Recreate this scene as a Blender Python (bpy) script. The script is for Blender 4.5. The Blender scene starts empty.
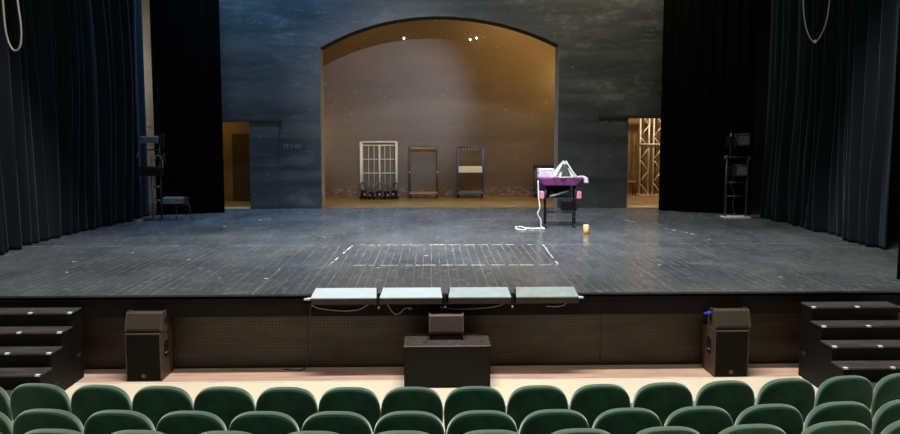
import bpy, bmesh, math, random
from mathutils import Vector, Matrix, noise
R = math.radians
C = bpy.context.scene.collection
S = bpy.context.scene

# ------------------------------------------------------------------ camera
cam_d = bpy.data.cameras.new('camera')
cam = bpy.data.objects.new('camera', cam_d); C.objects.link(cam)
cam.location = (0, 0, 1.94)
cam.rotation_euler = (R(85), 0, R(-1.5))
cam_d.sensor_width = 36; cam_d.lens = 28.8; cam_d.shift_y = -24/900
cam_d.clip_end = 200
S.camera = cam
# ------------------------------------------------------------------ world, exposure
w = bpy.data.worlds.new('world'); S.world = w; w.use_nodes = True
w.node_tree.nodes['Background'].inputs[0].default_value = (.5, .6, .7, 1)
w.node_tree.nodes['Background'].inputs[1].default_value = .05
S.view_settings.view_transform = 'Standard'; S.view_settings.look = 'None'
S.view_settings.exposure = 0; S.view_settings.gamma = 1; S.view_settings.use_curve_mapping = False
# ------------------------------------------------------------------ lights
def aim(o, tgt):
    o.rotation_euler = (Vector(tgt) - o.location).to_track_quat('-Z', 'Y').to_euler()
def area(name, loc, tgt, watts, col, sx, sy):
    l = bpy.data.lights.new(name, 'AREA'); l.shape = 'RECTANGLE'; l.size = sx; l.size_y = sy
    l.energy = watts; l.color = col
    o = bpy.data.objects.new(name, l); C.objects.link(o); o.location = loc; aim(o, tgt); return o
def spot(name, loc, tgt, watts, col, ang, blend, rad=.1):
    l = bpy.data.lights.new(name, 'SPOT'); l.spot_size = R(ang); l.spot_blend = blend
    l.energy = watts; l.color = col; l.shadow_soft_size = rad
    o = bpy.data.objects.new(name, l); C.objects.link(o); o.location = loc; aim(o, tgt); return o
def point(name, loc, watts, col, rad=.1):
    l = bpy.data.lights.new(name, 'POINT'); l.energy = watts; l.color = col; l.shadow_soft_size = rad
    o = bpy.data.objects.new(name, l); C.objects.link(o); o.location = loc; return o
# house lights of the auditorium, high over the front of the seating; the proscenium head cuts them off
area('house_light', (.2, 7.1, 11.7), (.2, 7.9, 0), 2350, (1, .96, .88), 7, .5)
area('house_light_rear', (.2, 1.5, 11.7), (.2, 3, 0), 500, (1, .95, .86), 8, 1)
# front-of-house projector at balcony height, reaching through the arch
spot('front_projector', (1.3, -7, 5.75), (-1.35, 20, 2.7), 6000, (.80, .84, 1), 12.5, .7, .12)
# working lights over the stage: blue-ish on the left, neutral on the right; plus an added bay fill
area('work_light_left', (-3.9, 16.5, 8.0), (-3.9, 17.85, 2.2), 290, (.24, .56, 1), 2, .4).data.spread = R(120)
area('work_light_right', (4.0, 16.2, 8.0), (4.2, 17.85, 2.2), 165, (1, .90, .62), 3, .4).data.spread = R(120)
area('work_light_mid', (.3, 10.6, 8.8), (.5, 13.8, 0), 330, (.88, .94, 1), 6, .6).data.spread = R(62)
spot('bay_fill_spot', (.4, 10.8, 8.8), (.5, 20.4, .3), 1150, (.80, .90, 1), 48, .9, .25)  # added fill for the bay trolleys and lower back wall
# sodium lamps in the rear bay and in the two rooms behind the stage doors
area('bay_lamp', (4.15, 18.9, 3.6), (1.4, 21, 1.6), 30, (1, .62, .20), .5, 1.0)
area('bay_lamp_middle', (3.0, 18.6, 6.4), (3.0, 21, 1.6), 170, (1, .60, .17), 2.0, .4)
area('bay_lamp_left', (-2.6, 18.7, 6.3), (-2.2, 21, 4.2), 26, (1, .62, .17), 1.6, .4)
area('bay_lamp_side', (-3.9, 18.9, 1.8), (-2.2, 21, .6), 16, (1, .62, .25), .3, .8)
point('pier_fill_left', (-7.7, 15.9, 3.4), 28, (1, .93, .8), .15)  # added fill behind the left curtain, brightens the tan pier
point('left_room_lamp', (-6.5, 18.6, 3.2), 38, (1, .68, .16), .12)
point('right_room_lamp', (6.5, 19.6, 3.3), 170, (1, .80, .52), .12)

# ------------------------------------------------------------------ materials
def mat(name, col, rough=.6, metal=0, spec=.5, sheen=0, sheen_tint=None, var=0, scale=8, stretch=(1, 1, 1), bump=0, emit=None, es=0, coat=0):
    m = bpy.data.materials.new(name); m.use_nodes = True
    nt = m.node_tree; b = nt.nodes['Principled BSDF']
    b.inputs['Base Color'].default_value = (*col, 1); b.inputs['Roughness'].default_value = rough
    b.inputs['Metallic'].default_value = metal; b.inputs['Specular IOR Level'].default_value = spec
    if coat: b.inputs['Coat Weight'].default_value = coat
    if sheen:
        b.inputs['Sheen Weight'].default_value = sheen; b.inputs['Sheen Roughness'].default_value = .5
        if sheen_tint: b.inputs['Sheen Tint'].default_value = (*sheen_tint, 1)
    if emit: b.inputs['Emission Color'].default_value = (*emit, 1); b.inputs['Emission Strength'].default_value = es
    if var or bump:
        tc = nt.nodes.new('ShaderNodeTexCoord'); mp = nt.nodes.new('ShaderNodeMapping')
        mp.inputs['Scale'].default_value = stretch
        nz = nt.nodes.new('ShaderNodeTexNoise'); nz.inputs['Scale'].default_value = scale; nz.inputs['Detail'].default_value = 5
        nt.links.new(tc.outputs['Object'], mp.inputs[0]); nt.links.new(mp.outputs[0], nz.inputs['Vector'])
        if var:
            rp = nt.nodes.new('ShaderNodeValToRGB')
            rp.color_ramp.elements[0].position = .3; rp.color_ramp.elements[1].position = .7
            rp.color_ramp.elements[0].color = (*[max(0, c*(1-var)) for c in col], 1)
            rp.color_ramp.elements[1].color = (*[min(1, c*(1+var)) for c in col], 1)
            nt.links.new(nz.outputs[0], rp.inputs[0]); nt.links.new(rp.outputs[0], b.inputs['Base Color'])
        if bump:
            bp = nt.nodes.new('ShaderNodeBump'); bp.inputs['Strength'].default_value = bump; bp.inputs['Distance'].default_value = .02
            nt.links.new(nz.outputs[0], bp.inputs['Height']); nt.links.new(bp.outputs[0], b.inputs['Normal'])
    return m

class NT:
    """small node-graph writer"""
    def __init__(s, m): s.nt = m.node_tree; s.b = s.nt.nodes['Principled BSDF']
    def n(s, t, **k):
        x = s.nt.nodes.new(t)
        for a, v in k.items(): setattr(x, a, v)
        return x
    def l(s, a, b): s.nt.links.new(a, b)
    def math(s, op, a, b=None, c=None):
        x = s.n('ShaderNodeMath', operation=op)
        for i, v in enumerate((a, b, c)):
            if v is None: continue
            if isinstance(v, (int, float)): x.inputs[i].default_value = v
            else: s.l(v, x.inputs[i])
        return x.outputs[0]
    def noise(s, vec, scale, detail=4, rough=.55):
        x = s.n('ShaderNodeTexNoise'); x.inputs['Scale'].default_value = scale
        x.inputs['Detail'].default_value = detail; x.inputs['Roughness'].default_value = rough
        s.l(vec, x.inputs['Vector']); return x.outputs[0]
    def scaled(s, vec, sc):
        x = s.n('ShaderNodeMapping'); x.inputs['Scale'].default_value = sc; s.l(vec, x.inputs[0]); return x.outputs[0]
    def mix(s, f, a, b, mode='MIX'):
        x = s.n('ShaderNodeMix', data_type='RGBA', blend_type=mode)
        for i, v in ((0, f), (6, a), (7, b)):
            if isinstance(v, (int, float)): x.inputs[i].default_value = v
            elif isinstance(v, tuple): x.inputs[i].default_value = (*v, 1)
            else: s.l(v, x.inputs[i])
        return x.outputs[2]
    def step(s, v, lo, hi):
        x = s.n('ShaderNodeMapRange'); x.inputs[1].default_value = lo; x.inputs[2].default_value = hi; s.l(v, x.inputs[0]); return x.outputs[0]

def stage_floor_mat():
    m = mat('black_stage_boards', (.07, .074, .078), .42); g = NT(m)
    co = g.n('ShaderNodeTexCoord').outputs['Object']; sp = g.n('ShaderNodeSeparateXYZ'); g.l(co, sp.inputs[0]); x, y = sp.outputs[0], sp.outputs[1]
    big = g.noise(g.scaled(co, (.8, .5, 1)), 1.1, 6, .62)
    base = g.mix(g.step(big, .3, .7), (.040, .048, .058), (.104, .117, .130))
    fine = g.noise(g.scaled(co, (2.5, .9, 1)), 5, 6, .7)                       # scuffs
    base = g.mix(g.step(fine, .53, .76), base, (.19, .20, .21))
    smear = g.noise(g.scaled(co, (.7, 2.6, 1)), 1.6, 5, .65)                    # broad wiped patches
    base = g.mix(g.math('MULTIPLY', g.step(smear, .58, .80), .5), base, (.17, .185, .20))
    # board joints, front part of the stage (y<12.1): narrow boards running upstage, some joints filled with pale dust
    u = g.math('DIVIDE', x, .118)
    fr = g.math('ABSOLUTE', g.math('SUBTRACT', g.math('FRACT', u), .5))
    joint = g.step(fr, .43, .475)
    idn = g.n('ShaderNodeTexWhiteNoise', noise_dimensions='1D'); g.l(g.math('FLOOR', g.math('ADD', u, .5)), idn.inputs['W'])
    front = g.step(y, 12.12, 12.08)
    worn = g.step(g.noise(g.scaled(co, (2, .35, 1)), 2.0, 3), .40, .60)
    pale = g.math('MULTIPLY', g.math('MULTIPLY', joint, front), g.math('MULTIPLY', worn, g.step(idn.outputs[0], 0, .9)))
    base = g.mix(g.math('MULTIPLY', g.math('MULTIPLY', joint, front), .55), base, (.020, .021, .022))
    base = g.mix(g.math('MULTIPLY', pale, .42), base, (.36, .36, .33))
    thin = g.math('MULTIPLY', g.math('MULTIPLY', g.step(fr, .462, .49), front), .40)
    base = g.mix(thin, base, (.33, .33, .31))
    trap = g.math('MULTIPLY', g.step(g.math('ABSOLUTE', g.math('SUBTRACT', x, .25)), 1.62, 1.56), g.step(g.math('ABSOLUTE', g.math('SUBTRACT', y, 11.15)), .95, .85))
    tw = g.step(g.noise(g.scaled(co, (4, .9, 1)), 2.5, 3), .44, .62)
    base = g.mix(g.math('MULTIPLY', g.math('MULTIPLY', g.step(fr, .44, .485), trap), g.math('MULTIPLY', tw, .55)), base, (.42, .41, .35))
    # seams across the stage
    for yy, k in ((12.1, .5), (14.35, .35), (13.2, .15), (15.6, .2)):
        d = g.math('ABSOLUTE', g.math('SUBTRACT', y, yy))
        base = g.mix(g.math('MULTIPLY', g.step(d, .05, .01), g.math('MULTIPLY', worn, k)), base, (.30, .30, .29))
    g.l(base, g.b.inputs['Base Color'])
    rg = g.noise(g.scaled(co, (1, .6, 1)), 2.2, 5, .6)
    x = g.n('ShaderNodeMapRange'); x.inputs[1].default_value = .3; x.inputs[2].default_value = .7; x.inputs[3].default_value = .14; x.inputs[4].default_value = .34
    g.l(rg, x.inputs[0]); g.l(x.outputs[0], g.b.inputs['Roughness'])
    bp = g.n('ShaderNodeBump'); bp.inputs['Strength'].default_value = .06; bp.inputs['Distance'].default_value = .01
    g.l(fine, bp.inputs['Height']); g.l(bp.outputs[0], g.b.inputs['Normal'])
    return m

def painted_wall_mat(name, lo, hi, scr, rough=.5, specks=(.5, .52, .5), bk=.55):
    m = mat(name, lo, rough); g = NT(m)
    co = g.n('ShaderNodeTexCoord').outputs['Object']
    big = g.noise(g.scaled(co, (.30, 1, 1.3)), 1.5, 6, .62)
    base = g.mix(g.step(big, .3, .72), lo, hi)
    st = g.noise(g.scaled(co, (1.2, 1, 6)), 2.4, 7, .7)                       # horizontal brush streaks
    base = g.mix(g.math('MULTIPLY', g.step(st, .54, .82), .5), base, scr)
    pat = g.noise(g.scaled(co, (.45, 1, .8)), 1.7, 8, .74)
    base = g.mix(g.math('MULTIPLY', g.step(pat, .54, .74), .6), base, scr)
    band = g.noise(g.scaled(co, (.12, 1, 1.9)), 1.7, 3, .5)
    base = g.mix(g.math('MULTIPLY', g.step(band, .50, .34), bk), base, tuple(c*.5 for c in lo))
    sp = g.noise(g.scaled(co, (1, 1, 2.2)), 13, 2, .5)                        # chips in the paint
    base = g.mix(g.step(sp, .735, .78), base, specks)
    g.l(base, g.b.inputs['Base Color'])
    bp = g.n('ShaderNodeBump'); bp.inputs['Strength'].default_value = .2; bp.inputs['Distance'].default_value = .01
    g.l(st, bp.inputs['Height']); g.l(bp.outputs[0], g.b.inputs['Normal'])
    return m

def perforated_mat():
    m = mat('perforated_brown_board', (.05, .035, .022), .55); g = NT(m)
    co = g.n('ShaderNodeTexCoord').outputs['Object']; sp = g.n('ShaderNodeSeparateXYZ'); g.l(co, sp.inputs[0])
    fx = g.math('SUBTRACT', g.math('FRACT', g.math('DIVIDE', sp.outputs[0], .042)), .5)
    fz = g.math('SUBTRACT', g.math('FRACT', g.math('DIVIDE', sp.outputs[2], .042)), .5)
    rr = g.math('ADD', g.math('MULTIPLY', fx, fx), g.math('MULTIPLY', fz, fz))
    hole = g.step(rr, .10, .06)
    nz = g.noise(g.scaled(co, (.6, 1, 2.2)), 2.3, 5, .6)
    base = g.mix(g.step(nz, .3, .7), (.020, .0115, .0058), (.078, .048, .021))
    base = g.mix(g.math('MULTIPLY', hole, .8), base, (.008, .006, .005))
    sd = g.math('ABSOLUTE', g.math('SUBTRACT', g.math('FRACT', g.math('DIVIDE', g.math('ADD', sp.outputs[0], 1.52), 3.62)), .5))
    base = g.mix(g.step(sd, .4965, .4985), base, (.012, .009, .007))
    g.l(base, g.b.inputs['Base Color']); return m

M = {}
M['stage'] = stage_floor_mat()
M['backwall'] = painted_wall_mat('black_painted_boards', (.016, .019, .022), (.050, .054, .056), (.15, .155, .155), .42)
M['bay'] = painted_wall_mat('brown_painted_wall', (.112, .084, .062), (.142, .108, .080), (.17, .132, .10), .38, (.62, .55, .45), .15)
g = NT(M['bay']); co = g.n('ShaderNodeTexCoord').outputs['Object']; sp_ = g.n('ShaderNodeSeparateXYZ'); g.l(co, sp_.inputs[0])
low = g.math('MULTIPLY', g.step(sp_.outputs[2], .34, .12), g.step(g.noise(g.scaled(co, (2.2, 1, 5)), 3.2, 5, .65), .50, .66))
old = g.b.inputs['Base Color'].links[0].from_socket
g.l(g.mix(g.math('MULTIPLY', low, .6), old, (.50, .42, .38)), g.b.inputs['Base Color'])
M['bayfloor'] = mat('worn_ochre_boards', (.20, .13, .05), .30, var=.45, scale=3, stretch=(.6, 2, 1))
M['tan'] = mat('grey_tan_plaster', (.66, .60, .51), .8, var=.3, scale=2, stretch=(1, 1, .4))
M['ochre'] = mat('ochre_plaster', (.30, .20, .095), .8, var=.2, scale=2)
M['ochrefloor'] = mat('ochre_floor_boards', (.40, .27, .13), .5, var=.25, scale=4)
M['aud'] = mat('dark_auditorium_plaster', (.16, .13, .10), .8, var=.1)
M['ceil'] = mat('dark_ceiling_paint', (.05, .05, .05), .9, var=.1)
M['cream'] = mat('cream_floor_covering', (.70, .62, .485), .45, var=.05, scale=1.5)
M['pink'] = mat('pinkish_wood_strip', (.50, .335, .25), .4, var=.18, scale=4, stretch=(.5, 3, 1))
M['white'] = mat('white_paint', (.75, .74, .70), .5, var=.08)
M['fascia'] = mat('black_fascia_paint', (.0055, .005, .0048), .7, spec=.12, var=.25, scale=3)
M['perf'] = perforated_mat()
M['black'] = mat('black_metal', (.006, .006, .0065), .5, spec=.3, var=.2)
M['dark'] = mat('dark_grey_metal', (.055, .058, .062), .4, .6, var=.25)
M['steel'] = mat('worn_steel', (.33, .35, .37), .35, .85, var=.2)
M['velvet'] = mat('green_velvet_lit', (.034, .088, .054), .8, spec=.15, sheen=1, sheen_tint=(.88, 1, .90), var=.3, scale=9, bump=.1)  # lighter copy for the cushions: top light on the rim put into the colour
M['velvetb'] = mat('green_velvet_shaded', (.0145, .051, .032), .85, spec=.12, sheen=.25, sheen_tint=(.4, .8, .55), var=.5, scale=7, bump=.12)  # same fabric, darker: shade on the seat back put into the colour
M['drape'] = mat('blue_black_drape', (.0040, .0064, .0090), .9, spec=.1, sheen=.11, sheen_tint=(.55, .80, 1), var=.25, scale=1.2, stretch=(3, 3, .3))
M['drapek'] = mat('dead_black_drape', (.0013, .0012, .0012), .95, spec=.03, var=.2, scale=2)
M['grille'] = mat('black_speaker_foam', (.008, .0065, .0055), .9, spec=.1, var=.25, scale=60)
M['grilleb'] = mat('brown_speaker_mesh', (.040, .033, .024), .75, spec=.2, var=.3, scale=90)
M['cab'] = mat('brown_grey_cabinet_paint', (.070, .045, .030), .5, spec=.3, var=.25, scale=10)
M['cabd'] = mat('dark_brown_cabinet_paint', (.0085, .0064, .005), .6, spec=.15, var=.25, scale=5)
M['cabm'] = mat('brown_speaker_cloth', (.038, .030, .024), .7, spec=.2, var=.2, scale=40)
M['subtop'] = mat('scuffed_cabinet_top', (.052, .040, .034), .45, var=.9, scale=14, stretch=(1, 2.5, 1))
M['stair'] = mat('black_stair_paint', (.0050, .0048, .0046), .6, spec=.15, var=.3, scale=4)
M['tread'] = mat('worn_black_tread', (.042, .042, .043), .5, var=.4, scale=6, stretch=(.6, 2, 1))
M['tape'] = mat('white_tape', (.72, .72, .68), .6, var=.12, scale=20)
M['wear'] = mat('worn_white_paint_mark', (.55, .53, .46), .7, var=.3, scale=20)
M['lid1'] = mat('lid_brightly_lit', (.46, .55, .62), .35, var=.04)  # paler than the other lids: brighter reflection at its tilt put into the colour
M['lid2'] = mat('lid_less_lit', (.35, .43, .46), .4, var=.08)  # same kind of lid catching less light, the dimming is in the colour
M['lid3'] = mat('lid_least_lit', (.27, .33, .325), .45, var=.12)  # least lit of the lids, its weaker reflection painted as a darker tone
M['bodyb'] = mat('brown_black_housing', (.030, .021, .015), .5, var=.2)
M['cable'] = mat('grey_cable_rubber', (.20, .195, .18), .5, var=.1)
M['cablek'] = mat('black_cable_rubber', (.02, .02, .02), .5, var=.1)
M['cablew'] = mat('white_cable_plastic', (.72, .74, .74), .45, var=.06)
M['gold'] = mat('gold_emblem', (.22, .16, .07), .45, .6, var=.1)
M['blueplug'] = mat('blue_plastic', (.02, .06, .55), .4, var=.1)
M['lensb'] = mat('grey_blue_lamp_casing', (.13, .17, .20), .35, .3, var=.2)
M['glass'] = mat('dark_lens_glass', (.12, .125, .135), .15, 0, .8, var=.8, scale=40)
M['cagew'] = mat('ivory_painted_tube', (.72, .74, .72), .45, var=.1)
M['blue'] = mat('blue_painted_tube', (.05, .11, .30), .45, var=.15)
M['bluek'] = mat('blue_grey_painted_tube', (.075, .085, .115), .45, var=.15)
M['wood'] = mat('raw_wood_board', (.36, .22, .10), .6, var=.3, scale=6, stretch=(.5, 3, 3))
M['wood2'] = mat('reddish_wood_board', (.20, .095, .065), .6, var=.3, scale=6, stretch=(.5, 3, 3))
M['card'] = mat('white_cardboard', (.86, .83, .76), .6, var=.04)
M['purple'] = mat('purple_cloth', (.30, .055, .25), .75, sheen=.2, var=.15, scale=12)
M['purpled'] = mat('dark_purple_cloth', (.085, .03, .12), .75, var=.15, scale=12)
M['navy'] = mat('navy_cloth', (.02, .022, .075), .8, var=.2, scale=12)
M['pinkc'] = mat('pink_cloth', (.80, .30, .44), .75, var=.12, scale=12)
M['whitec'] = mat('white_cloth', (.70, .675, .70), .8, var=.08, scale=10)
M['mottle'] = mat('black_and_white_print_cloth', (.05, .055, .05), .8, var=.98, scale=26)
M['greenc'] = mat('dark_green_cloth', (.02, .13, .075), .8, var=.2)
M['yellow'] = mat('amber_plastic', (.72, .42, .10), .5, var=.1)
M['amber'] = mat('amber_wax', (.80, .47, .12), .45, var=.06)
M['alu'] = mat('aluminium_tube', (.80, .76, .68), .4, .25, var=.1)
M['doork'] = mat('dark_brown_door', (.085, .060, .028), .5, var=.15)
M['bulb'] = mat('lit_bulb_glass', (1, .9, .7), .3, emit=(1, .82, .5), es=5)
M['rope'] = mat('grey_rope', (.38, .38, .36), .8, var=.1)

# ------------------------------------------------------------------ mesh building
class MB:
    def __init__(s): s.bm = bmesh.new(); s.i = 0
    def slot(s, i): s.i = i; return s
    def _tag(s, faces, smooth=False):
        for f in faces: f.material_index = s.i; f.smooth = smooth
    def box(s, lo, hi, bev=0, rot=None, piv=None):
        x0, y0, z0 = lo; x1, y1, z1 = hi
        vs = [s.bm.verts.new(p) for p in ((x0,y0,z0),(x1,y0,z0),(x1,y1,z0),(x0,y1,z0),(x0,y0,z1),(x1,y0,z1),(x1,y1,z1),(x0,y1,z1))]
        fs = [s.bm.faces.new([vs[k] for k in q]) for q in ((3,2,1,0),(4,5,6,7),(0,1,5,4),(1,2,6,5),(2,3,7,6),(3,0,4,7))]
        s._tag(fs)
        if bev:
            es = list({e for f in fs for e in f.edges})
            r = bmesh.ops.bevel(s.bm, geom=es, offset=bev, segments=2, profile=.6, affect='EDGES')
            vs = list({v for f in r['faces'] for v in f.verts} | {v for v in vs if v.is_valid})
            for f in {f for v in vs for f in v.link_faces}: f.material_index = s.i
        if rot is not None:
            bmesh.ops.rotate(s.bm, verts=vs, cent=Vector(piv), matrix=rot)
        return vs
    def tube(s, pts, r, n=8, cap=True):
        pts = [Vector(p) for p in pts]; rings = []
        up = Vector((0, 0, 1)); prev = None
        for k, p in enumerate(pts):
            t = (pts[min(k+1, len(pts)-1)] - pts[max(k-1, 0)]).normalized()
            if prev is None:
                a = t.cross(up if abs(t.z) < .95 else Vector((1, 0, 0))).normalized()
            else:
                a = (prev - t*prev.dot(t)).normalized()
            prev = a; b = t.cross(a)
            rr = r[k] if isinstance(r, (list, tuple)) else r
            rings.append([s.bm.verts.new(p + (a*math.cos(q*2*math.pi/n) + b*math.sin(q*2*math.pi/n))*rr) for q in range(n)])
        fs = []
        for A, B in zip(rings, rings[1:]):
            for q in range(n): fs.append(s.bm.faces.new((A[q], A[(q+1) % n], B[(q+1) % n], B[q])))
        s._tag(fs, True)
        if cap:
            s._tag([s.bm.faces.new(rings[0][::-1]), s.bm.faces.new(rings[-1])])
        return s
    def prism(s, poly, axis, a, b):
        """poly: list of 2-tuples; axis 'x': poly in (y,z); 'y': (x,z); 'z': (x,y)"""
        def P(p, t): return {'x': (t, p[0], p[1]), 'y': (p[0], t, p[1]), 'z': (p[0], p[1], t)}[axis]
        A = [s.bm.verts.new(P(p, a)) for p in poly]; B = [s.bm.verts.new(P(p, b)) for p in poly]
        n = len(poly)
        fs = [s.bm.faces.new(A[::-1]), s.bm.faces.new(B)] + [s.bm.faces.new((A[k], A[(k+1) % n], B[(k+1) % n], B[k])) for k in range(n)]
        s._tag(fs); return A + B
    def lathe(s, prof, cx=0, cy=0, n=20):
        rings = [[s.bm.verts.new((cx + r*math.cos(q*2*math.pi/n), cy + r*math.sin(q*2*math.pi/n), z)) for q in range(n)] for r, z in prof]
        fs = [s.bm.faces.new((A[q], A[(q+1) % n], B[(q+1) % n], B[q])) for A, B in zip(rings, rings[1:]) for q in range(n)]
        s._tag(fs, True); s._tag([s.bm.faces.new(rings[0][::-1]), s.bm.faces.new(rings[-1])]); return s
    def quad(s, pts):
        f = s.bm.faces.new([s.bm.verts.new(p) for p in pts]); s._tag([f]); return f
    def build(s, name, mats, parent=None, smooth=False):
        bmesh.ops.recalc_face_normals(s.bm, faces=s.bm.faces)
        me = bpy.data.meshes.new(name); s.bm.to_mesh(me); s.bm.free()
        for m in (mats if isinstance(mats, (list, tuple)) else [mats]): me.materials.append(M[m])
        if smooth:
            for p in me.polygons: p.use_smooth = True
        o = bpy.data.objects.new(name, me); C.objects.link(o)
        if parent: o.parent = parent
        return o

def tag(o, label, cat, group=None):
    o['label'] = label; o['category'] = cat
    if group: o['group'] = group
    return o
def thing(name, label, cat, loc=(0, 0, 0), rz=0, group=None):
    o = bpy.data.objects.new(name, None); C.objects.link(o); o.location = loc; o.rotation_euler.z = rz
    o.empty_display_size = .1
    return tag(o, label, cat, group)
def struct(o, label=None):
    o['kind'] = 'structure'
    if label: o['label'] = label
    return o
def copy_tree(o, parent=None):
    c = o.copy(); C.objects.link(c)
    if parent: c.parent = parent
    for ch in list(o.children): copy_tree(ch, c)
    return c

FA = -.98                      # auditorium floor
LIP = 8.45                     # stage edge
# ------------------------------------------------------------------ structure
# auditorium floor with two raised seating tiers
b = MB(); b.box((-9, -9, FA-.1), (9.4, 8.19, FA)); b.box((-9, -9, FA+.0005), (9.4, 5.22, FA+.11)); b.box((-9, -9, FA+.11), (9.4, 4.46, FA+.27))
struct(b.build('floor', 'cream'))
b = MB(); b.box((-9, 8.212, FA-.1), (9.4, 8.72, FA+.004)); b.slot(1).box((-9, 8.1905, FA-.1), (9.4, 8.2115, FA+.006))
struct(b.build('floor_strip', ['pink', 'white']))
# stage floor with worn white marks of the trap
b = MB(); b.box((-9, LIP, -.05), (9.4, 18.0, 0))
random.seed(4)
b.slot(1)
def dash(x0, y0, x1, y1, fill, wd, seed):
    rnd = random.Random(seed); L = math.hypot(x1-x0, y1-y0); t = 0
    dx, dy = (x1-x0)/L, (y1-y0)/L
    while t < L:
        d = rnd.uniform(.04, .22); e = min(L, t+d)
        if rnd.random() < fill:
            h = wd*rnd.uniform(.5, 1.2)/2; o = rnd.uniform(-.008, .008)
            a = (x0+dx*t-dy*o, y0+dy*t+dx*o); c = (x0+dx*e-dy*o, y0+dy*e+dx*o)
            b.quad([(a[0]-dy*-h, a[1]+dx*-h, .0015), (c[0]-dy*-h, c[1]+dx*-h, .0015), (c[0]-dy*h, c[1]+dx*h, .0015), (a[0]-dy*h, a[1]+dx*h, .0015)])
        t = e + rnd.uniform(.01, .09)
dash(-1.33, 12.09, 1.88, 12.07, .80, .036, 1)
dash(-1.47, 10.26, 1.84, 10.22, .82, .030, 2)
dash(-1.33, 12.05, -1.47, 10.28, .75, .024, 3)
dash(1.89, 12.05, 1.84, 10.24, .8, .023, 5)
dash(-4.3, 14.32, -2.75, 17.6, .35, .03, 6)
dash(4.9, 13.2, 4.1, 15.6, .4, .03, 7)
for k in range(26):                                      # scattered paint chips
    x = random.uniform(-5.5, 6); y = random.uniform(8.7, 15.5); r_ = random.uniform(.008, .022)
    q = random.uniform(0, 3)
    b.quad([(x+r_*math.cos(q+t)*1.6, y+r_*math.sin(q+t), .0015) for t in (0, 1.6, 3.1, 4.6)])
struct(b.build('stage_floor', ['stage', 'wear']))
b = MB(); b.box((-9, 17.9, -.06), (9.4, 22.2, -.002)); struct(b.build('floor_rear', 'bayfloor'))
# stage front: nosing, fascia beam, recessed perforated panel, dark skirting
b = MB(); b.box((-9, LIP-.012, -.022), (9.4, LIP+.10, -.0005)); struct(b.build('trim_1', 'tread'))
b = MB(); b.box((-9, LIP, -.27), (9.4, LIP+.12, -.023)); b.box((-9, LIP+.12, -.27), (9.4, 8.95, -.21)); struct(b.build('wall_stage_fascia', 'fascia'))
b = MB(); b.box((-9, 8.72, FA-.05), (9.4, 8.86, -.27)); struct(b.build('wall_stage_front', 'perf'))
b = MB(); b.box((-9, 8.695, FA+.0045), (9.4, 8.719, FA+.014)); struct(b.build('baseboard_front', 'fascia'))

# rear stage wall with the arched bay and the two door openings
def wall_with_holes(name, y0, y1, x0, x1, ztop, holes, mats):
    """holes: list of (xa, xb, f(x)->top of the opening)"""
    b = MB(); xs = {x0, x1}
    for xa, xb, f, n in holes:
        for k in range(n+1): xs.add(round(xa + (xb-xa)*k/n, 5))
    xs = sorted(xs)
    def bot(xm):
        for xa, xb, f, n in holes:
            if xa < xm < xb: return f
    for a, c in zip(xs, xs[1:]):
        f = bot((a+c)/2); za, zc = (f(a), f(c)) if f else (0, 0)
        b.slot(0)
        b.quad([(a, y0, za), (c, y0, zc), (c, y0, ztop), (a, y0, ztop)])
        b.quad([(a, y1, za), (c, y1, zc), (c, y1, ztop), (a, y1, ztop)])
        if f: b.slot(1); b.quad([(a, y0, za), (c, y0, zc), (c, y1, zc), (a, y1, za)])
    for xa, xb, f, n in holes:
        b.slot(2)
        for x in (xa, xb): b.quad([(x, y0, 0), (x, y1, 0), (x, y1, f(x)), (x, y0, f(x))])
    b.slot(0)
    for x in (x0, x1): b.quad([(x, y0, 0), (x, y1, 0), (x, y1, ztop), (x, y0, ztop)])
    b.quad([(x0, y0, ztop), (x1, y0, ztop), (x1, y1, ztop), (x0, y1, ztop)])
    bmesh.ops.remove_doubles(b.bm, verts=b.bm.verts, dist=.0004)
    return b.build(name, mats)
AX0, AX1 = -2.71, 3.15
def arch(x):
    t = (x - AX0)/(AX1 - AX0); xm = (AX0+AX1)/2; h = (AX1-AX0)/2; r_ = 5.95
    z = 4.70 - (r_ - math.sqrt(r_*r_ - (x-xm)**2))
    e = 4.70 - (r_ - math.sqrt(r_*r_ - h*h))
    flat = (3.93*(1-t) + 4.02*t) - e
    return z + flat*(abs(x-xm)/h)**2
M['jamb'] = mat('pale_raw_jamb', (.30, .29, .26), .6, var=.3, scale=6)
M['soffit'] = mat('black_soffit_paint', (.008, .008, .008), .8, var=.2)
struct(wall_with_holes('wall_back', 17.85, 18.4, -9, 9.4, 9.0,
    [(-6.0, -4.46, lambda x: 2.135, 1), (AX0, AX1, arch, 40), (4.89, 6.2, lambda x: 2.235, 1)], ['backwall', 'soffit', 'jamb']))
# faint worn stencil strokes on the wall left of the bay
b = MB()
for x0, zz, hh in ((-3.62, 1.5, .10), (-3.55, 1.48, .13), (-3.45, 1.48, .12), (-3.36, 1.5, .07), (-3.30, 1.48, .12), (-3.24, 1.48, .12)):
    b.box((x0, 17.847, zz), (x0+.018, 17.8498, zz+hh)); b.box((x0+.018, 17.847, zz+hh*.5), (x0+.05, 17.8498, zz+hh*.5+.015))
M['stencil'] = mat('faded_stencil_paint', (.105, .11, .12), .7, var=.3, scale=14)
struct(b.build('trim_2', 'stencil'))
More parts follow.
